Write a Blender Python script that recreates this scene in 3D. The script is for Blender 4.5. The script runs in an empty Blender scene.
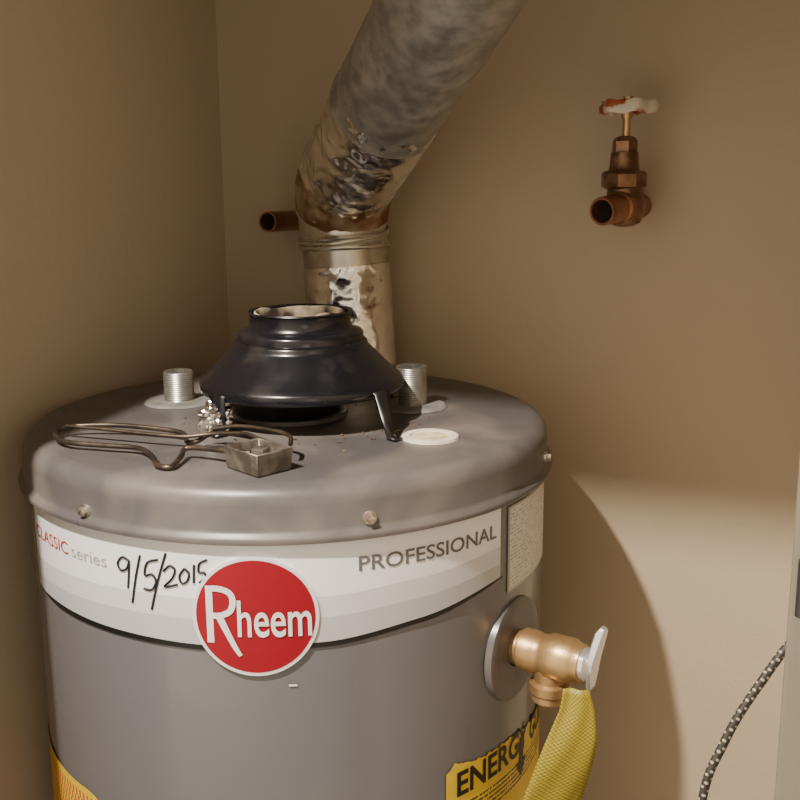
import bpy, bmesh, math, random
from mathutils import Vector, Matrix, noise
random.seed(4)
ZS=1.35
col=bpy.context.scene.collection
def rad(a): return math.radians(a)

# ------------------------------------------------------------------ materials
def mat(name,c1,c2=None,rough=.5,metal=0,nscale=20,detail=4,bump=0,bscale=None,spec=.5,rr=0,coat=0,lo=.4,hi=.65,dist=0,vor=0,vscale=60):
    m=bpy.data.materials.new(name); m.use_nodes=True; nt=m.node_tree; N=nt.nodes; L=nt.links
    b=N["Principled BSDF"]
    b.inputs["Base Color"].default_value=(*c1,1); b.inputs["Roughness"].default_value=rough
    b.inputs["Metallic"].default_value=metal; b.inputs["Specular IOR Level"].default_value=spec
    b.inputs["Coat Weight"].default_value=coat
    tc=N.new("ShaderNodeTexCoord")
    if c2 is not None or rr:
        n=N.new("ShaderNodeTexNoise"); n.inputs["Scale"].default_value=nscale; n.inputs["Detail"].default_value=detail; n.inputs["Distortion"].default_value=dist
        L.new(tc.outputs["Object"],n.inputs["Vector"])
        r=N.new("ShaderNodeValToRGB"); r.color_ramp.elements[0].position=lo; r.color_ramp.elements[1].position=hi
        r.color_ramp.elements[0].color=(*c1,1); r.color_ramp.elements[1].color=(*(c2 or c1),1)
        L.new(n.outputs["Fac"],r.inputs["Fac"]); L.new(r.outputs["Color"],b.inputs["Base Color"])
        if rr:
            mr=N.new("ShaderNodeMapRange"); mr.inputs["To Min"].default_value=rough-rr; mr.inputs["To Max"].default_value=rough+rr
            mr.inputs["From Min"].default_value=.3; mr.inputs["From Max"].default_value=.7
            L.new(n.outputs["Fac"],mr.inputs["Value"]); L.new(mr.outputs["Result"],b.inputs["Roughness"])
    last=None
    if vor:
        vv=N.new("ShaderNodeTexVoronoi"); vv.inputs["Scale"].default_value=vscale; vv.feature='F1'
        nn=N.new("ShaderNodeTexNoise"); nn.inputs["Scale"].default_value=vscale*.4
        L.new(tc.outputs["Object"],nn.inputs["Vector"])
        ad=N.new("ShaderNodeMix"); ad.data_type='VECTOR'; ad.inputs[0].default_value=.04
        L.new(tc.outputs["Object"],ad.inputs[4]); L.new(nn.outputs["Color"],ad.inputs[5]); L.new(ad.outputs[1],vv.inputs["Vector"])
        bp=N.new("ShaderNodeBump"); bp.inputs["Strength"].default_value=vor; bp.inputs["Distance"].default_value=.006
        L.new(vv.outputs["Distance"],bp.inputs["Height"]); L.new(bp.outputs["Normal"],b.inputs["Normal"]); last=bp
    if bump:
        n2=N.new("ShaderNodeTexNoise"); n2.inputs["Scale"].default_value=bscale or nscale; n2.inputs["Detail"].default_value=3
        L.new(tc.outputs["Object"],n2.inputs["Vector"])
        bp=N.new("ShaderNodeBump"); bp.inputs["Strength"].default_value=bump; bp.inputs["Distance"].default_value=.002
        if last: L.new(last.outputs["Normal"],bp.inputs["Normal"])
        L.new(n2.outputs["Fac"],bp.inputs["Height"]); L.new(bp.outputs["Normal"],b.inputs["Normal"])
    return m
M={}
M['wall']=mat("wall_paint",(.520,.432,.318),(.545,.453,.333),.6,0,3,bump=.2,bscale=140,spec=.3)
M['ceil']=mat("ceiling_paint",(.7,.66,.58),None,.8,bump=.2,bscale=120)
M['floor']=mat("floor_concrete",(.25,.23,.2),(.33,.3,.26),.7,0,9,bump=.3,bscale=60)
M['trim']=mat("trim_paint",(.17,.152,.115),(.14,.125,.09),.45,0,6)
M['tank']=mat("tank_grey_paint",(.135,.134,.150),(.145,.143,.158),.24,.0,5,spec=.65,rr=.03,coat=.25)
M['lid']=mat("lid_grey_paint",(.092,.088,.093),(.185,.165,.148),.38,0,9,12,spec=.5,rr=.12,dist=.9,lo=.40,hi=.72)
M['black']=mat("black_enamel",(.007,.007,.010),(.045,.038,.034),.25,0,20,8,rr=.10,spec=.6,lo=.57,hi=.88)
M['dark_opening']=mat("dark_opening",(.006,.006,.006),None,.9)  # near-black colour standing in for shade inside flue, hood and pipe openings
M['galv']=mat("galvanised_steel",(.27,.265,.25),(.47,.46,.44),.42,.6,55,9,bump=.10,bscale=50,rr=.09,lo=.36,hi=.68)
M['galv2']=mat("galvanised_elbow",(.55,.52,.46),(.74,.71,.64),.30,.92,25,4,bump=.15,bscale=40,rr=.08)
M['foil']=mat("foil_tape",(.95,.95,.93),(.86,.84,.79),.20,1,30,4,bump=.35,bscale=70,rr=.06,vor=.5,vscale=34)
M['rust']=mat("rusty_tape",(.22,.1,.045),(.5,.4,.28),.5,.6,35,5,bump=.4,bscale=80)
M['rustliner']=mat("dusty_liner",(.50,.42,.31),(.030,.018,.012),.75,.1,11,5,lo=.44,hi=.52)
M['steel']=mat("zinc_nipple",(.62,.62,.6),(.5,.49,.46),.3,.9,60,3)
M['disc']=mat("grey_gasket",(.23,.225,.22),(.15,.145,.14),.55,0,40)
M['screw']=mat("screw_metal",(.75,.72,.66),(.35,.26,.18),.35,.9,150,3)
M['wire']=mat("rusty_wire",(.07,.058,.048),(.15,.115,.085),.4,.8,60,4)
M['box']=mat("pilot_box_metal",(.11,.095,.075),(.24,.22,.185),.45,.6,70,4)
M['brass']=mat("brass",(.58,.39,.19),(.44,.28,.13),.38,.75,35,5,rr=.05,bump=.15,bscale=200)
M['bronze']=mat("old_bronze",(.17,.095,.055),(.32,.19,.11),.40,.75,70,5,rr=.08)
M['copper']=mat("copper",(.42,.20,.125),(.25,.115,.075),.38,.8,40,4,rr=.08)
M['chrome']=mat("chrome",(.85,.87,.92),None,.2,.8)
M['chip']=mat("chipped_handle_paint",(.72,.65,.55),(.40,.09,.04),.5,0,55,4,lo=.53,hi=.62)
M['redp']=mat("handle_centre_paint",(.5,.07,.02),(.25,.06,.03),.5,0,90)
M['white']=mat("label_white",(.84,.85,.90),None,.36)
M['lgrey']=mat("label_light_grey",(.62,.625,.66),None,.36)
M['mgrey']=mat("label_mid_grey",(.47,.475,.50),None,.36)
M['tgrey']=mat("print_grey",(.13,.125,.125),None,.45)
M['lined']=mat("print_light_grey",(.38,.37,.36),None,.45)
M['blk']=mat("print_black",(.006,.006,.006),None,.45)
M['ink']=mat("marker_ink",(.008,.008,.012),None,.5)
M['redt']=mat("print_red",(.45,.01,.02),None,.4)
M['badge']=mat("badge_red",(.26,.001,.012),(.30,.002,.014),.3,0,4,spec=.4)
M['badgew']=mat("badge_silver",(.84,.84,.87),None,.3,.2)
M['yellow']=mat("sticker_yellow",(.78,.56,.03),(.72,.50,.025),.42,0,12)
M['foam']=mat("white_foam_ring",(.78,.75,.66),(.62,.58,.47),.7,0,50)
M['foamin']=mat("foam_core",(.80,.70,.44),(.55,.45,.25),.7,0,80)
M['hinge']=mat("black_metal",(.012,.012,.012),None,.35)
M['flake']=mat("rust_flake",(.10,.055,.03),(.25,.16,.10),.7,0,200)

def printed(name,base,ink,sx,sy,thr,rough=.4):
    m=bpy.data.materials.new(name); m.use_nodes=True; nt=m.node_tree;N=nt.nodes;L=nt.links;b=N["Principled BSDF"]; b.inputs["Roughness"].default_value=rough
    uv=N.new("ShaderNodeTexCoord"); sp=N.new("ShaderNodeSeparateXYZ"); L.new(uv.outputs["UV"],sp.inputs[0])
    r=N.new("ShaderNodeMath"); r.operation='MULTIPLY'; r.inputs[1].default_value=sy; L.new(sp.outputs["Y"],r.inputs[0])
    fl=N.new("ShaderNodeMath"); fl.operation='FLOOR'; L.new(r.outputs[0],fl.inputs[0])
    fr=N.new("ShaderNodeMath"); fr.operation='FRACT'; L.new(r.outputs[0],fr.inputs[0])
    line=N.new("ShaderNodeMath"); line.operation='LESS_THAN'; line.inputs[1].default_value=.5; L.new(fr.outputs[0],line.inputs[0])
    mx_=N.new("ShaderNodeMath"); mx_.operation='MULTIPLY'; mx_.inputs[1].default_value=sx; L.new(sp.outputs["X"],mx_.inputs[0])
    cb=N.new("ShaderNodeCombineXYZ"); L.new(mx_.outputs[0],cb.inputs["X"]); 
    f7=N.new("ShaderNodeMath"); f7.operation='MULTIPLY'; f7.inputs[1].default_value=7.31; L.new(fl.outputs[0],f7.inputs[0]); L.new(f7.outputs[0],cb.inputs["Y"])
    n=N.new("ShaderNodeTexNoise"); n.inputs["Scale"].default_value=1; n.inputs["Detail"].default_value=1; L.new(cb.outputs[0],n.inputs["Vector"])
    g=N.new("ShaderNodeMath"); g.operation='GREATER_THAN'; g.inputs[1].default_value=thr; L.new(n.outputs["Fac"],g.inputs[0])
    mu=N.new("ShaderNodeMath"); mu.operation='MULTIPLY'; L.new(g.outputs[0],mu.inputs[0]); L.new(line.outputs[0],mu.inputs[1])
    mx=N.new("ShaderNodeMix"); mx.data_type='RGBA'; mx.inputs[6].default_value=(*base,1); mx.inputs[7].default_value=(*ink,1)
    L.new(mu.outputs[0],mx.inputs[0]); L.new(mx.outputs[2],b.inputs["Base Color"]); return m
M['plate']=printed("data_plate_print",(.66,.66,.64),(.40,.39,.38),40,22,.5)
M['fine']=printed("fine_print",(.78,.56,.03),(.07,.05,.01),90,5,.40)

def checker(name,a,b_,sx,sy,rough=.5):
    m=bpy.data.materials.new(name); m.use_nodes=True; nt=m.node_tree;N=nt.nodes;L=nt.links;b=N["Principled BSDF"]; b.inputs["Roughness"].default_value=rough
    uv=N.new("ShaderNodeTexCoord"); mp=N.new("ShaderNodeMapping"); mp.inputs["Scale"].default_value=(sx,sy,1)
    L.new(uv.outputs["UV"],mp.inputs["Vector"]); c=N.new("ShaderNodeTexChecker"); c.inputs["Scale"].default_value=1
    c.inputs["Color1"].default_value=(*a,1); c.inputs["Color2"].default_value=(*b_,1); L.new(mp.outputs[0],c.inputs["Vector"]); L.new(c.outputs["Color"],b.inputs["Base Color"]); return m
def braid():
    m=bpy.data.materials.new("braid_dark_flecked"); m.use_nodes=True; nt=m.node_tree;N=nt.nodes;L=nt.links;b=N["Principled BSDF"]; b.inputs["Roughness"].default_value=.6
    uv=N.new("ShaderNodeTexCoord"); mp=N.new("ShaderNodeMapping"); mp.inputs["Scale"].default_value=(3,1,1); mp.inputs["Rotation"].default_value=(0,0,.5)
    L.new(uv.outputs["UV"],mp.inputs["Vector"]); v=N.new("ShaderNodeTexVoronoi"); v.inputs["Scale"].default_value=1.0; v.inputs["Randomness"].default_value=.15; L.new(mp.outputs[0],v.inputs["Vector"])
    g=N.new("ShaderNodeMath"); g.operation='LESS_THAN'; g.inputs[1].default_value=.25; L.new(v.outputs["Distance"],g.inputs[0])
    mx=N.new("ShaderNodeMix"); mx.data_type='RGBA'; mx.inputs[6].default_value=(.02,.018,.016,1); mx.inputs[7].default_value=(.33,.29,.22,1)
    L.new(g.outputs[0],mx.inputs[0]); L.new(mx.outputs[2],b.inputs["Base Color"]); return m
M['cord']=braid()
M['warn']=checker("warning_print",(.78,.56,.05),(.55,.10,.03),60,40,.45)
M['tag']=checker("tag_yellow_mesh",(.36,.29,.030),(.20,.16,.016),44,84,.5)

# ------------------------------------------------------------------ helpers
def link(name,me,m,parent=None,smooth=True,ang=35):
    if m is not None:
        for x in (m if isinstance(m,list) else [m]): me.materials.append(x)
    if smooth:
        for p in me.polygons: p.use_smooth=True
        me.set_sharp_from_angle(angle=rad(ang))
    o=bpy.data.objects.new(name,me); col.objects.link(o)
    if parent: o.parent=parent
    return o
def mk(name,v,f,m,parent=None,smooth=True,ang=35,uv=None):
    me=bpy.data.meshes.new(name); me.from_pydata([tuple(a) for a in v],[],f); me.update()
    if uv:
        l=me.uv_layers.new(name="UVMap")
        for p in me.polygons:
            for li in p.loop_indices: l.data[li].uv=uv[me.loops[li].vertex_index]
    return link(name,me,m,parent,smooth,ang)
def empty(name,loc=(0,0,0)):
    o=bpy.data.objects.new(name,None); o.empty_display_size=.05; col.objects.link(o); return o
def box(name,x0,x1,y0,y1,z0,z1,m,parent=None,bev=0):
    bm=bmesh.new(); bmesh.ops.create_cube(bm,size=1)
    for v in bm.verts: v.co=Vector(((x0+x1)/2+v.co.x*(x1-x0),(y0+y1)/2+v.co.y*(y1-y0),(z0+z1)/2+v.co.z*(z1-z0)))
    if bev: bmesh.ops.bevel(bm,geom=bm.edges[:],offset=bev,segments=2,profile=.5,affect='EDGES')
    me=bpy.data.meshes.new(name); bm.to_mesh(me); bm.free(); return link(name,me,m,parent,bev>0)
def basis(d):
    d=Vector(d).normalized(); a=Vector((0,0,1)) if abs(d.z)<.9 else Vector((1,0,0))
    x=d.cross(a).normalized(); return x,d.cross(x).normalized(),d
def lathe(name,prof,m,parent=None,origin=(0,0,0),axis=(0,0,1),n=64,closed=False,ang=35,jit=0):
    x,y,d=basis(axis)
    if tuple(axis)==(0,0,1): x,y=Vector((1,0,0)),Vector((0,1,0))
    v=[];f=[];O=Vector(origin)
    for (r,h) in prof:
        for i in range(n):
            t=2*math.pi*i/n; rr=r
            if jit: rr=r*(1+jit*noise.noise(Vector((math.cos(t)*2,math.sin(t)*2,h*40))))
            hh=h+(jit*.05*noise.noise(Vector((math.cos(t)*1.7+5,math.sin(t)*1.7,3))) if jit else 0)
            v.append(O+x*(rr*math.cos(t))+y*(rr*math.sin(t))+d*hh)
    k=len(prof)
    for j in range(k-1 if not closed else k):
        for i in range(n):
            a=j*n+i;b=j*n+(i+1)%n;c=((j+1)%k)*n+(i+1)%n;e=((j+1)%k)*n+i
            f.append((a,b,c,e))
    o=mk(name,v,f,m,parent,True,ang)
    bm=bmesh.new(); bm.from_mesh(o.data); bmesh.ops.recalc_face_normals(bm,faces=bm.faces[:]); bm.to_mesh(o.data); bm.free()
    return o
def cr(pts,sub):
    P=[Vector(p) for p in pts]; out=[]
    for i in range(len(P)-1):
        p0=P[max(i-1,0)];p1=P[i];p2=P[i+1];p3=P[min(i+2,len(P)-1)]
        for s in range(sub):
            t=s/sub; out.append(.5*((2*p1)+(p2-p0)*t+(2*p0-5*p1+4*p2-p3)*t*t+(3*p1-p0-3*p2+p3)*t**3))
    out.append(P[-1]); return out
def tube(name,pts,r,m,parent=None,n=12,sub=6,cap=True,disp=0,dscale=30,ang=40,scalelen=None,ridge=False):
    if sub>1: pts=cr(pts,sub)
    else: pts=[Vector(p) for p in pts]
    k=len(pts); tn=[]
    for i in range(k): tn.append((pts[min(i+1,k-1)]-pts[max(i-1,0)]).normalized())
    x,_,_=basis(tn[0]); v=[];uv=[];f=[];ln=0
    for i in range(k):
        if i: ln+=(pts[i]-pts[i-1]).length
        x=(x-tn[i]*x.dot(tn[i])).normalized(); y=tn[i].cross(x)
        R=r(i/(k-1)) if callable(r) else r
        for j in range(n+1):
            t=2*math.pi*(j%n)/n; d=x*math.cos(t)+y*math.sin(t); rr=R
            if disp:
                q=(pts[i]+d*R)*dscale
                if ridge: rr=R+disp*((1-2*abs(noise.noise(q)))*.8+.5*(1-2*abs(noise.noise(q*2.1)))-.6)
                else: rr=R+disp*(noise.noise(q)+.6*noise.noise(q*2.3))
            v.append(pts[i]+d*rr); uv.append((j/n,ln/(scalelen or 1)))
    for i in range(k-1):
        for j in range(n):
            a=i*(n+1)+j; f.append((a,a+1,a+n+2,a+n+1))
    if cap:
        f.append(tuple(range(n-1,-1,-1))); b=(k-1)*(n+1); f.append(tuple(b+j for j in range(n)))
    return mk(name,v,f,m,parent,True,ang,uv)
def cyl(az,z,r): return Vector((r*math.cos(rad(az)),r*math.sin(rad(az)),z))
RS=.2556
def patch(name,a0,a1,zt,zb,m,parent,off=0.0004,na=60,nz=4):
    v=[];uv=[];f=[]
    for i in range(na+1):
        a=a0+(a1-a0)*i/na; t=zt(a) if callable(zt) else zt; b=zb(a) if callable(zb) else zb
        for j in range(nz+1):
            v.append(cyl(a,t+(b-t)*j/nz,RS+off)); uv.append((i/na,1-j/nz))
    for i in range(na):
        for j in range(nz):
            q=i*(nz+1)+j; f.append((q,q+1,q+nz+2,q+nz+1))
    return mk(name,v,f,m,parent,True,60,uv)
def interp(tab):
    def g(a):
        if a<=tab[0][0]: return tab[0][1]
        for (x0,y0),(x1,y1) in zip(tab,tab[1:]):
            if a<=x1:
                t=(a-x0)/(x1-x0); t=t*t*(3-2*t)*.5+t*.5; return y0+(y1-y0)*t
        return tab[-1][1]
    return g
def ctext(name,body,az,z,w,h,m,parent,off=.0008,slope=0,bold=0,shear=0):
    cu=bpy.data.curves.new("tmp","FONT"); cu.body=body; cu.size=1; cu.resolution_u=4; cu.offset=bold; cu.shear=shear
    o=bpy.data.objects.new("tmp",cu); col.objects.link(o); bpy.context.view_layer.update()
    dg=bpy.context.evaluated_depsgraph_get(); me=bpy.data.meshes.new_from_object(o.evaluated_get(dg)); bpy.data.objects.remove(o)
    xs=[v.co.x for v in me.vertices]; ys=[v.co.y for v in me.vertices]; x0,x1=min(xs),max(xs); y1=max(ys); y0=0
    for v in me.vertices:
        u=(v.co.x-x0)/(x1-x0)*w; q=(v.co.y-y0)/(y1-y0)*h
        v.co=cyl(az+math.degrees(u/RS),z+q+slope*u,RS+off)
    me.name=name; me.materials.clear(); return link(name,me,m,parent,False)
def ribbon(name,pts,w,az,z,m,parent,off):
    P=cr([Vector((a,b,0)) for a,b in pts],8) if len(pts)>2 else [Vector((a,b,0)) for a,b in pts]
    v=[];f=[]
    for i,p in enumerate(P):
        t=(P[min(i+1,len(P)-1)]-P[max(i-1,0)]).normalized(); nn=Vector((-t.y,t.x,0))
        ww=w(i/(len(P)-1)) if callable(w) else w
        for s in (-1,1):
            q=p+nn*s*ww/2; v.append(cyl(az+math.degrees(q.x/RS),z+q.y,RS+off))
    for i in range(len(P)-1): f.append((2*i,2*i+1,2*i+3,2*i+2))
    return mk(name,v,f,m,parent,False)
def disc(name,az,z,r0,r1,m,parent,off=.003,n=72,rings=6,thick=0):
    v=[];f=[]; rs=[r0+(r1-r0)*i/rings for i in range(rings+1)]; offs=[off]*(rings+1)
    if thick: rs.append(r1); offs.append(off-thick)
    for r,of in zip(rs,offs):
        for i in range(n):
            t=2*math.pi*i/n; v.append(cyl(az+math.degrees(r*math.cos(t)/RS),z+r*math.sin(t),RS+of))
    for j in range(len(rs)-1):
        for i in range(n):
            a=j*n+i;b=j*n+(i+1)%n; f.append((a,a+n,b+n,b))
    return mk(name,v,f,m,parent,True,40)

# ------------------------------------------------------------------ room
FZ=-1.35; CZ=1.09
box("floor",-.9,2.2,-2.4,.4,FZ-.1,FZ,M['floor'])
box("wall_back",-.367,.64,.29,.39,FZ,CZ,M['wall'])
box("wall_left",-.367,-.267,-.4,.29,FZ,CZ,M['wall'])
box("wall_right",.535,.64,-.4,.29,FZ,CZ,M['wall'])
wf=empty("wall_front")
HZ=.650; LJ=-.105
box("header",LJ-.014,.535,-.5,-.4,HZ,CZ,M['wall'],wf)
box("jamb_side",.535,2.2,-.5,-.4,FZ,CZ,M['wall'],wf)
box("hall_side",-.9,LJ-.014,-.5,-.4,FZ,CZ,M['wall'],wf)
box("ceiling",-.9,2.2,-2.0,.39,CZ,CZ+.1,M['ceil'])
dc=empty("trim_1")
box("jamb",.5205,.5345,-.5,-.4,FZ,HZ,M['trim'],dc)
box("casing",.518,.585,-.517,-.501,FZ,HZ+.05,M['trim'],dc,.002)
box("casing_head",LJ-.06,.517,-.517,-.501,HZ-.01,HZ+.05,M['trim'],dc,.002)
box("jamb_far",LJ-.0135,LJ,-.5,-.4,FZ,HZ,M['trim'],dc)
box("casing_far",LJ-.06,LJ+.003,-.517,-.501,FZ,HZ-.011,M['trim'],dc,.002)
dh=empty("door_hinge")
lathe("knuckle",[(.0005,.081),(.0035,.082),(.0035,.103),(.0005,.104)],M['hinge'],dh,(.5240,-.520,0),(0,0,1),16)
box("leaf",.5240,.540,-.519,-.5172,.083,.102,M['hinge'],dh)
box("baseboard_back",-.265,.533,.278,.2895,FZ+.001,FZ+.09,M['trim'])

# ------------------------------------------------------------------ water heater
wh=empty("water_heater")
lathe("lid",[(.050,-.09),(.050,.003),(.0525,.0045),(.0565,.0035),(.058,.0),(.12,.0),(.2,.0),(.240,0),(.2475,-.0012),(.253,-.0045),(.2565,-.010),(.2578,-.016),(.258,-.035),(.2595,-.0385),(.263,-.0405),(.2635,-.043),(.263,-.0455),(.2595,-.047),(.2545,-.0465)],M['lid'],wh,n=160,ang=50)
lathe("flue_dark_disc",[(.0005,-.085),(.0495,-.085)],M['dark_opening'],wh,n=48)  # black disc painted as the shaded depth of the flue opening
lathe("tank_jacket",[(.2548,-.046),(.2548,-.4),(.2548,-.8),(.2548,-1.27),(.250,-1.28),(.250,FZ+.001),(.001,FZ+.001)],M['tank'],wh,n=160)
def screw(az,z):
    d=cyl(az,0,1); p=cyl(az,z,.2585)
    lathe("lid_screw_washer",[(.0005,.0015),(.0056,.0012),(.0060,-.0015)],M['screw'],wh,p,d,20)
    lathe("lid_screw_hex",[(.0005,.0055),(.0035,.0052),(.0040,.0035),(.0040,.001)],M['screw'],wh,p,d,6,ang=30)
for a,z in [(-100.4,-.033),(-45.6,-.030),(9.5,-.029),(62,-.03),(115,-.03),(205,-.03)]: screw(a,z)
zb=interp([(-125,-.128),(-120,-.130),(-95,-.1325),(-77,-.134),(-53,-.132),(-35.6,-.1245),(-13.6,-.113)])
patch("label_band",-124.8,-14.3,-.0485,lambda a:zb(a),M['white'],wh,.0003,120)
patch("label_swoosh_dark",-124.8,-14.3,lambda a:zb(a)+.012+.010*math.sin(rad((a+125)*1.6)),lambda a:zb(a),M['mgrey'],wh,.0005,120)
patch("label_swoosh_light",-124.8,-14.3,lambda a:zb(a)+.028+.012*math.sin(rad((a+125)*1.6)),lambda a:zb(a)+.0115+.010*math.sin(rad((a+125)*1.6)),M['lgrey'],wh,.0004,120)
patch("label_black_line",-123,-13.6,lambda a:zb(a),lambda a:zb(a)-.0044*min(1,(a+123)/12+.2)*min(1,(-13-a)/25+.35),M['blk'],wh,.0006,120)
ctext("professional_lettering","PROFESSIONAL",-47.6,-.0745,.1415,.0125,M['tgrey'],wh,slope=.0,bold=.012)
ctext("classic_lettering","CLASSIC",-123.4,-.0795,.0700,.0110,M['redt'],wh,bold=.0)
ctext("series_lettering","series",-106.5,-.0795,.046,.0100,M['lined'],wh)
disc("badge_rim",-66.4,-.1075,.0,.0508,M['badgew'],wh,.0022,thick=.0022)
disc("badge_face",-66.4,-.1075,.0,.0478,M['badge'],wh,.0026)
BA,BZ=-74.5,-.130
ribbon("badge_initial_stem",[(0,0),(0,.048)],.0056,BA,BZ,M['badgew'],wh,.0032)
ribbon("badge_initial_bowl",[(-.0028,.0458),(.008,.0462),(.0165,.043),(.0190,.0360),(.0165,.0275),(.008,.0235),(0,.0235)],.0050,BA,BZ,M['badgew'],wh,.0033)
ribbon("badge_initial_leg",[(.0070,.0245),(.0125,.012),(.0195,-.003),(.0240,-.0105)],lambda t:.0062-.003*t,BA,BZ,M['badgew'],wh,.0034)
ctext("badge_lettering","heem",-69.5,-.1235,.0585,.0305,M['badgew'],wh,.0036,bold=.012)
def stroke(name,pp,w=.0010):
    P=[cyl(-93.5+(x-118)*.209,-.081+(x-118)*.000115-(y-575)*.00089,RS+.0009) for x,y in pp]
    return tube(name,P,w,M['ink'],wh,6,4)
S=[[(132,564),(125,560),(119,566),(122,573),(129,571),(132,564),(131,575),(129,590)],[(144,558),(138,580),(133,604)],
[(162,562),(151,565),(148,577),(155,576),(159,583),(154,591),(146,590)],[(170,556),(161,582),(153,610)],
[(167,573),(173,568),(178,572),(175,580),(167,588),(180,586)],[(187,571),(182,578),(184,585),(189,583),(191,576),(187,571)],
[(196,568),(195,585)],[(208,564),(201,567),(200,575),(205,576),(206,581),(200,585)]]
for s in S: stroke("date_stroke",s)
patch("data_plate_border",-11.5,13.5,-.052,-.133,M['lined'],wh,.0003,20)
patch("data_plate",-10.8,12.8,-.054,-.131,M['plate'],wh,.0005,20)
ez=interp([(-29.5,-.279),(-27.5,-.272),(-20,-.279),(-10,-.280),(2,-.287),(20,-.289)])
patch("energy_sticker",-29.5,20,lambda a:ez(a)+.0030*noise.noise(Vector((a*.9,0,0))),-.56,M['yellow'],wh,.0003,90)
ctext("energy_lettering","ENERGY",-26.8,-.3045,.118,.0235,M['blk'],wh,bold=.025)
ctext("guide_lettering","GUIDE",1.5,-.308,.075,.0235,M['blk'],wh,bold=.025)
patch("energy_fine_print",-26,18,-.312,-.335,M['fine'],wh,.0005,20)
v=[cyl(-4+math.degrees(a/RS),b,RS+.0012) for a,b in [(-.004,-.290),(.004,-.290),(.004,-.316),(.012,-.314),(.0,-.332),(-.012,-.314),(-.004,-.316)]]
mk("energy_arrow",v,[(0,6,2,1),(3,5,4),(6,5,3,2)],M['blk'],wh,False)
patch("warning_sticker",-150,-103,lambda a:-.302-.006*max(0,(a+108)/5)**2,-.62,M['yellow'],wh,.0003,40)
patch("warning_print",-149,-106,-.309,-.60,M['warn'],wh,.0005,40)
patch("scuff",-60.8,-59.3,-.1675,-.169,M['white'],wh,.0003,4)

def thr(r,h0,h1,p=.0022,ri=None):
    pr=[]; z=h0; k=0
    while z<h1: pr.append((r if k%2 else r-.0008,z)); z+=p/2; k+=1
    ri=ri or r-.004
    pr+= [(r-.001,h1),(ri,h1),(ri,h0+.004)]
    return pr
for nx,ny,h,g in ((-.136,-.001,.034,True),(.100,.076,.043,False)):
    lathe("nipple",thr(.0160,.0,h),M['steel'],wh,(nx,ny,0),n=40,ang=20)
    lathe("nipple_bore",[(.0005,.006),(.0119,.006)],M['dark_opening'],wh,(nx,ny,0),n=24)  # black plug, shade of the open bore put into its colour
    lathe("nipple_gasket",[(.016,.0035),(.034,.003),(.037,.0005)],M['disc'],wh,(nx,ny,0),n=48)
lathe("port_foam_ring",[(.018,.0005),(.0185,.0028),(.022,.0036),(.0258,.0026),(.0268,.0003)],M['foam'],wh,(.170,-.038,0),n=48)
lathe("port_foam_core",[(.0005,.0016),(.0183,.0016)],M['foamin'],wh,(.170,-.038,0),n=32)

# relief valve
rv=empty("relief_valve"); rv.parent=wh
AZ=-8; u=cyl(AZ,0,1); VZ=-.190
def up(r,z,s=0): 
    q=cyl(AZ,z,r); t=Vector((-u.y,u.x,0)); return q+t*s
lathe("escutcheon",[(.016,.0030),(.030,.0026),(.044,.0036),(.0485,.002),(.0495,-.004)],M['lid'],rv,cyl(AZ,VZ-.002,.2550),u,48)
lathe("valve_body",[(.0165,0),(.0165,.006),(.0195,.008),(.0195,.020),(.018,.023),(.018,.030),(.0205,.034),(.0205,.056),(.018,.060),(.017,.066),(.001,.067)],M['brass'],rv,up(.2575,VZ),u,32)
lathe("valve_outlet",[(.0145,0),(.0145,-.024),(.0185,-.026),(.0185,-.034),(.0165,-.036),(.0165,-.042),(.015,-.044),(.012,-.044),(.012,-.02)],M['brass'],rv,up(.292,VZ),(0,0,1),32)
lathe("valve_bonnet",[(.0150,0),(.0150,.006),(.010,.010),(.0005,.0105)],M['chrome'],rv,up(.322,VZ),u,24)
LV=[];LF=[]
cs=[(.331,VZ-.021,.006,.0022),(.332,VZ-.008,.0090,.0026),(.334,VZ+.008,.0095,.0030),(.337,VZ+.022,.0085,.0034),(.340,VZ+.034,.0070,.0034),(.342,VZ+.039,.003,.002)]
for r,z,w,t in cs:
    for s,q in ((-w,-t),(w,-t),(w,t),(-w,t)): LV.append(up(r+q,z-q*.3,s))
for i in range(len(cs)-1):
    for j in range(4): a=i*4+j;b=i*4+(j+1)%4; LF.append((a,b,b+4,a+4))
LF+= [(3,2,1,0),(20,21,22,23)]
lv=mk("valve_lever",LV,LF,M['chrome'],rv,True,30); bm_=lv.modifiers.new("b","BEVEL"); bm_.width=.001; bm_.segments=2
tv=[];tuv=[];tf=[]
Rv=Vector((.907,.421,0)); Nv=Vector((.42,-.907,0))
def tp(t):
    tab=[(0,-.002,.011),(.12,-.001,.015),(.3,-.005,.0215),(.5,-.012,.0250),(.7,-.020,.0270),(.9,-.028,.0275),(.97,-.031,.022),(1,-.032,.014)]
    for (a,x,w),(b,x2,w2) in zip(tab,tab[1:]):
        if t<=b: k=(t-a)/(b-a); return x+(x2-x)*k,w+(w2-w)*k
K=10; NT=24
for i in range(NT+1):
    t=i/NT; dx,w=tp(t); z=-.203-.153*t
    for j in range(K+1):
        s=j/K*2-1; b=.0022*math.sin(s*2.0+t*3)+.004*math.sin(t*5)+.0012*math.sin(s*5+t*9)
        tv.append(Vector((.323,-.068,z))+Rv*(dx+s*w)+Nv*b); tuv.append((j/K*.4+.3,t))
for i in range(NT):
    for j in range(K): a=i*(K+1)+j; tf.append((a,a+1,a+K+2,a+K+1))
tg=mk("warning_tag",tv,tf,M['tag'],rv,True,60,tuv); so=tg.modifiers.new("t","SOLIDIFY"); so.thickness=.0008

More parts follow.
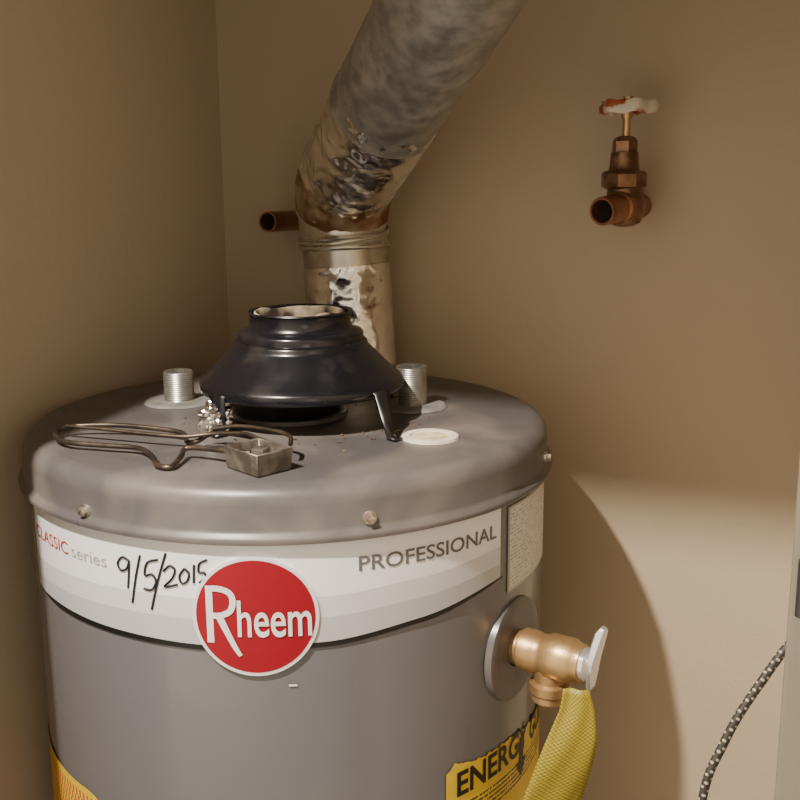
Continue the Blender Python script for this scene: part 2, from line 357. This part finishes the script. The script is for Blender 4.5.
# ------------------------------------------------------------------ draft hood
hd=empty("draft_hood"); HC=(.021,-.012,0)
lathe("hood_skirt",[(.094,.034),(.0985,.032),(.100,.034),(.1005,.040),(.099,.0425),(.094,.046),(.084,.056),(.074,.066),(.068,.072),(.0655,.0745),(.0655,.0775),(.0635,.0795),(.0615,.080),(.0615,.086),(.0595,.0885),(.053,.0895),(.0505,.092),(.0490,.096),(.0490,.1045),(.0505,.106),(.0495,.1075),(.0475,.1065),(.0470,.09),(.060,.078),(.082,.052),(.093,.040)],M['black'],hd,HC,n=96,closed=True,ang=50)
lathe("hood_liner",[(.0455,.085),(.0458,.1055),(.0445,.1065),(.0435,.1050),(.043,.085)],M['rustliner'],hd,HC,n=64,jit=.08)
lathe("hood_throat",[(.0005,.070),(.0520,.070)],M['dark_opening'],hd,HC,n=40)  # black disc for the shaded inside of the hood
def leg(a,b,w=.006):
    a=Vector(a);b=Vector(b); o=Vector((b.x-HC[0],b.y-HC[1],0)).normalized(); s=Vector((-o.y,o.x,0))
    pts=[(a-o*.004+Vector((0,0,.006)),w*1.5),(a+o*.006,w*1.4),(a*.5+b*.5+o*.002,w),(b+Vector((0,0,.003)),w*.8),(b+o*.0+Vector((0,0,.001)),w*.8),(b+o*.010+Vector((0,0,.001)),w*.7)]
    V=[];F=[]
    for p,ww in pts:
        for q in ((-ww,0),(ww,0)): V.append(p+s*q[0])
    for i in range(len(pts)-1): F.append((2*i,2*i+1,2*i+3,2*i+2))
    o_=mk("hood_leg",V,F,M['black'],hd,True,50); so=o_.modifiers.new("s","SOLIDIFY"); so.thickness=.002
leg((.115,-.034,.036),(.140,-.058,0),.007); leg((-.012,-.100,.036),(-.010,-.108,0),.0078); leg((-.07,.028,.036),(-.078,.034,0)); leg((.058,.080,.036),(.065,.095,0))
def crumple(name,c,s,m,parent=None,amp=.5,sc=(1,1,1)):
    bm=bmesh.new(); bmesh.ops.create_icosphere(bm,subdivisions=4,radius=1)
    for v in bm.verts:
        n_=noise.cell(v.co*3.1)*.3+noise.noise(v.co*2.2+Vector((c[0]*90,3,1)))*1.0; v.co=v.co*(1+amp*n_)
        v.co=Vector((v.co.x*sc[0]*s,v.co.y*sc[1]*s,v.co.z*sc[2]*s))+Vector(c)
    me=bpy.data.meshes.new(name); bm.to_mesh(me); bm.free(); return link(name,me,m,parent,False)
crumple("foil_scrap",(-.022,-.101,.0145),.0155,M['foil'],None,.45,(1.1,.8,.95))
# flakes of rust shed on the lid close to the hood
fv=[];ff=[]
for i in range(110):
    t=random.uniform(0,2*math.pi); r=random.gauss(.105,.018)
    x,y=HC[0]+r*math.cos(t),HC[1]+r*math.sin(t)
    if math.hypot(x,y)<.062 or math.hypot(x,y)>.235 or math.hypot(x-.17,y+.038)<.03: continue
    s=random.uniform(.0006,.0020); a0=random.uniform(0,6.28); k=len(fv)
    for j in range(5):
        a=a0+j*1.257; q=s*random.uniform(.6,1.2); fv.append((x+q*math.cos(a),y+q*math.sin(a),.0007+random.uniform(0,.0004)))
    ff.append(tuple(range(k,k+5)))
fl=mk("rust_flakes",fv,ff,M['flake'],None,False)
so=fl.modifiers.new("s","SOLIDIFY"); so.thickness=.0005; so.offset=1

# ------------------------------------------------------------------ wire bracket with pilot box
wb=empty("wire_bracket")
w1=[(.080,-.158,.012),(.045,-.146,.014),(.005,-.140,.012),(-.006,-.152,.006),(-.018,-.150,.004),(-.035,-.137,.008),(-.087,-.142,.010),(-.120,-.152,.010),(-.141,-.166,.009),(-.138,-.185,.007),(-.112,-.200,.006),(-.072,-.196,.006),(-.038,-.192,.006),(-.012,-.206,.004),(.004,-.222,.0035),(.018,-.222,.0035),(.012,-.200,.006),(.010,-.186,.010),(.055,-.188,.012),(.072,-.186,.012)]
tube("wire_loop",w1,.0023,M['wire'],wb,10,6)
w2=[(-.137,-.172,.012),(-.10,-.168,.012),(-.05,-.163,.011),(-.015,-.158,.011),(.01,-.150,.014),(.045,-.152,.018),(.066,-.160,.016)]
tube("wire_cross",w2,.0017,M['wire'],wb,10,6)
tube("wire_hook",[(.004,-.141,.016),(.03,-.138,.020),(.066,-.143,.021),(.088,-.150,.020),(.098,-.165,.017)],.0020,M['wire'],wb,10,6)
bc=Vector((.0815,-.189,0)); bx=Vector((.93,-.367,0)); by=Vector((.367,.93,0))
def bp(x,y,z): return bc+bx*x+by*y+Vector((0,0,z))
a,b,h=.0235,.0185,.0195; t=.0022
V=[bp(-a*.92,-b*.92,.0006),bp(a*.92,-b*.92,.0006),bp(a*.92,b*.92,.0006),bp(-a*.92,b*.92,.0006),bp(-a,-b,h),bp(a,-b,h),bp(a,b,h),bp(-a,b,h),
   bp(-a+t,-b+t,h),bp(a-t,-b+t,h),bp(a-t,b-t,h),bp(-a+t,b-t,h),bp(-a*.8,-b*.8,.010),bp(a*.8,-b*.8,.010),bp(a*.8,b*.8,.010),bp(-a*.8,b*.8,.010)]
Fc=[(3,2,1,0)]+[(i,(i+1)%4,4+(i+1)%4,4+i) for i in range(4)]+[(4+i,4+(i+1)%4,8+(i+1)%4,8+i) for i in range(4)]+[(8+i,8+(i+1)%4,12+(i+1)%4,12+i) for i in range(4)]+[(12,13,14,15)]
ob=mk("pilot_box",V,Fc,M['box'],wb,True,30); bb=ob.modifiers.new("b","BEVEL"); bb.width=.0008
box("pilot_box_tab",.078,.090,-.195,-.183,.009,.0185,M['box'],wb,.001)

# ------------------------------------------------------------------ vent pipe
vp=empty("vent_pipe")
tube("vertical_section",[(-.032,.207,.012),(-.041,.211,.08),(-.046,.212,.135),(-.047,.211,.170)],.0495,M['galv2'],vp,64,12,False,.0008,18)
tube("vertical_foil",[(-.0325,.207,.010),(-.041,.211,.08),(-.0455,.212,.130)],.0508,M['foil'],vp,128,34,False,.0014,40,ridge=True)
E=[(-.047,.212,.160),(-.048,.210,.190),(-.040,.199,.222),(-.010,.168,.247),(.040,.119,.282),(.075,.085,.308)]
def er(t): 
    b=0
    for c in (.04,.22,.40,.56): b+=.0028*math.exp(-((t-c)/.018)**2)
    return .0515+b
tube("elbow",E,er,M['galv2'],vp,72,20,False,.0010,25)
tube("elbow_collar",[(-.0465,.212,.150),(-.047,.212,.160),(-.0475,.211,.168)],lambda t:.0530+.0018*math.sin(t*math.pi*3),M['galv2'],vp,64,8,False)
tube("elbow_foil_tape",[(-.026,.184,.236),(.010,.149,.261),(.045,.115,.286),(.080,.080,.312)],.0552,M['foil'],vp,140,40,False,.0028,34,ridge=True)
tube("rusty_tape_band",[(-.047,.209,.198),(-.036,.195,.224),(-.022,.181,.238)],.0549,M['rust'],vp,64,10,False,.0024,50)
D0=Vector((.058,.1015,.297)); Dd=(Vector((.224,-.063,.417))-Vector((-.015,.169,.245))).normalized()
D0=D0+Dd*.012
tube("diagonal_section",[D0+Dd*(.03*i) for i in range(11)],lambda t:.0568+(.0016 if t<.02 else 0),M['galv'],vp,72,4,False,.0012,14)
De=D0+Dd*.30
tube("upper_elbow",[De-Dd*.01,De+Dd*.03,De+Dd*.06+Vector((0,0,.03)),De+Dd*.075+Vector((0,0,.08)),De+Dd*.078+Vector((0,0,.14))],.058,M['galv2'],vp,48,10,False)
top=De+Dd*.078+Vector((0,0,.13)); tube("riser",[top,(top.x,top.y,CZ-.001)],.0555,M['galv'],vp,48,1,False)

# ------------------------------------------------------------------ copper stub
cs_=empty("copper_pipe_stub")
lathe("stub",[(.0100,.0),(.0122,.0),(.0125,.002),(.0125,.078),(.0122,.080),(.0102,.080),(.0100,.002)],M['copper'],cs_,(-.150,.289,.178),(0,-1,.02),32)
lathe("stub_bore",[(.0005,.055),(.0101,.055)],M['dark_opening'],cs_,(-.150,.289,.178),(0,-1,.02),24)  # black disc as painted shade inside the open stub

# ------------------------------------------------------------------ gate valve
gv=empty("gate_valve"); B=Vector((.281,.219,.003)); B2=B+Vector((-.002,0,.007))
lathe("wall_stub",[(.0135,0),(.0135,.05)],M['copper'],gv,(.281,.289,.199),(0,-1,0),32)
lathe("valve_elbow",[(.0005,.176),(.010,.1775),(.0165,.181),(.0195,.189),(.0198,.197),(.0190,.208),(.0185,.218)],M['bronze'],gv,B,n=32)
td=Vector((-.013,-.046,-.004)); tb=Vector((.284,.217,.2015))
lathe("outlet_pipe",[(.0165,.004),(.0165,.018),(.0145,.020),(.0145,.050),(.0140,.0515),(.0118,.0515),(.0115,.03)],M['copper'],gv,tb,td,36)
lathe("outlet_bore",[(.0005,.034),(.0117,.034)],M['dark_opening'],gv,tb,td,24)  # pipe interior shade painted as a black disc
lathe("body_hex",[(.0180,.208),(.0238,.211),(.0238,.224),(.021,.227),(.0005,.227)],M['bronze'],gv,B2,n=8,ang=25)
lathe("bonnet",[(.0175,.226),(.0155,.229),(.0145,.238),(.0140,.246),(.0005,.246)],M['bronze'],gv,B2,n=32)
lathe("packing_nut",[(.0005,.245),(.0125,.2455),(.0130,.247),(.0130,.2570),(.0105,.2605),(.007,.262),(.0005,.262)],M['bronze'],gv,B2,n=6,ang=25)
lathe("stem",[(.0045,.258),(.0042,.285),(.0060,.288),(.0060,.300)],M['brass'],gv,B+Vector((-.001,0,0)),n=16)
hv=[];hf=[];NH=72; HW=.2975
prof=[(-.0046,0),(-.0028,.0060),(.0022,.0068),(.0046,.001),(.0030,-.0058),(-.0022,-.0056)]
for i in range(NH):
    t=2*math.pi*i/NH; R=.0248+.0020*math.cos(6*t)
    for a,h_ in prof: hv.append(B+Vector(((R+a)*math.cos(t),(R+a)*math.sin(t),HW+h_+.0012*math.cos(6*t))))
for i in range(NH):
    for j in range(6): a=i*6+j;b=i*6+(j+1)%6;c=((i+1)%NH)*6+(j+1)%6;d=((i+1)%NH)*6+j; hf.append((a,d,c,b))
mk("handwheel_rim",hv,hf,M['chip'],gv,True,60)
for k in range(4):
    t=k*math.pi/2+.5; dx,dy=math.cos(t),math.sin(t)
    tube("handwheel_spoke",[B+Vector((dx*.006,dy*.006,HW-.001)),B+Vector((dx*.015,dy*.015,HW)),B+Vector((dx*.0235,dy*.0235,HW))],.0034,M['chip'],gv,10,4)
lathe("handwheel_hub",[(.010,HW-.005),(.0110,HW+.003),(.0095,HW+.008),(.0005,HW+.0085)],M['redp'],gv,B,n=24)
lathe("handwheel_nut",[(.0052,HW+.008),(.0052,HW+.011),(.0005,HW+.0115)],M['brass'],gv,B,n=6)

# ------------------------------------------------------------------ braided cord
cd_=empty("braided_cord")
cp=[(.530,-.290,.010),(.518,-.296,-.008),(.504,-.309,-.027),(.495,-.317,-.042),(.484,-.327,-.062),(.477,-.334,-.079),(.470,-.343,-.101),(.468,-.350,-.14),(.466,-.352,-.25),(.467,-.352,-.6),(.468,-.35,-1.1),(.462,-.35,-1.32),(.44,-.34,FZ+.006),(.40,-.30,FZ+.005)]
tube("cord",cp,.0025,M['cord'],cd_,12,10,True,0,30,60,.0032)
lathe("cord_hook",[(.0005,.0),(.006,0),(.006,-.006),(.0005,-.006)],M['hinge'],cd_,(.5345,-.29,.012),(1,0,0),16)

# ------------------------------------------------------------------ ceiling light (hall)
cl=empty("recessed_ceiling_light")
lx,ly=-.016,-.961
lathe("trim_ring",[(.062,0),(.062,-.004),(.082,-.006),(.086,-.001),(.086,0)],M['ceil'],cl,(lx,ly,CZ-.0005),n=48)
def area(name,loc,tgt,size,power,colr,shape='DISK'):
    l=bpy.data.lights.new(name,'AREA'); l.shape=shape; l.size=size; l.energy=power; l.color=colr
    o=bpy.data.objects.new(name,l); col.objects.link(o); o.location=loc
    o.rotation_euler=(Vector(tgt)-Vector(loc)).to_track_quat('-Z','Y').to_euler(); return o
lo=area("lamp",(lx,ly,CZ-.008),(lx,ly+.45,0),.045,54,(1,.88,.74)); lo.parent=cl
# hall ambience: invented world gradient, brighter from the left to keep the left wall dim
w=bpy.data.worlds.new("hall_ambient"); bpy.context.scene.world=w; w.use_nodes=True; nt=w.node_tree;N=nt.nodes;L=nt.links
bg=N["Background"]; bg.inputs[0].default_value=(1,.84,.64,1)
tc=N.new("ShaderNodeTexCoord"); 
dt=N.new("ShaderNodeVectorMath"); dt.operation='DOT_PRODUCT'; dt.inputs[1].default_value=(.745,-.667,0); L.new(tc.outputs["Generated"],dt.inputs[0])
mr=N.new("ShaderNodeMapRange"); mr.interpolation_type='SMOOTHSTEP'; mr.inputs["From Min"].default_value=.965; mr.inputs["From Max"].default_value=.98; mr.inputs["To Min"].default_value=0; mr.inputs["To Max"].default_value=2.5; L.new(dt.outputs["Value"],mr.inputs["Value"])  # bright band added to the world for vertical highlights on the tank
sp=N.new("ShaderNodeSeparateXYZ"); L.new(tc.outputs["Generated"],sp.inputs[0])
m2=N.new("ShaderNodeMapRange"); m2.inputs["From Min"].default_value=-1; m2.inputs["From Max"].default_value=1; m2.inputs["To Min"].default_value=2.3; m2.inputs["To Max"].default_value=.25; L.new(sp.outputs["X"],m2.inputs["Value"])
ad=N.new("ShaderNodeMath"); ad.operation='ADD'; L.new(mr.outputs[0],ad.inputs[0]); L.new(m2.outputs[0],ad.inputs[1]); L.new(ad.outputs[0],bg.inputs[1])

# ------------------------------------------------------------------ camera
C=Vector((.5434,-.9044,.2398));F=Vector((-.4127,.8860,-.2115));R=Vector((.9071,.4208,-.0077));U=R.cross(F).normalized();R=F.cross(U).normalized()
F.normalize()
cam=bpy.data.cameras.new("camera"); co=bpy.data.objects.new("camera",cam); col.objects.link(co)
m3=Matrix((R,U,-F)).transposed(); co.matrix_world=Matrix.Translation(C)@m3.to_4x4()
cam.sensor_width=36; cam.lens=36*1063.5/800; cam.clip_start=.02
bpy.context.scene.camera=co
bpy.context.view_layer.update()
for o in list(col.objects):
    if o.parent is None: o.location.z+=ZS
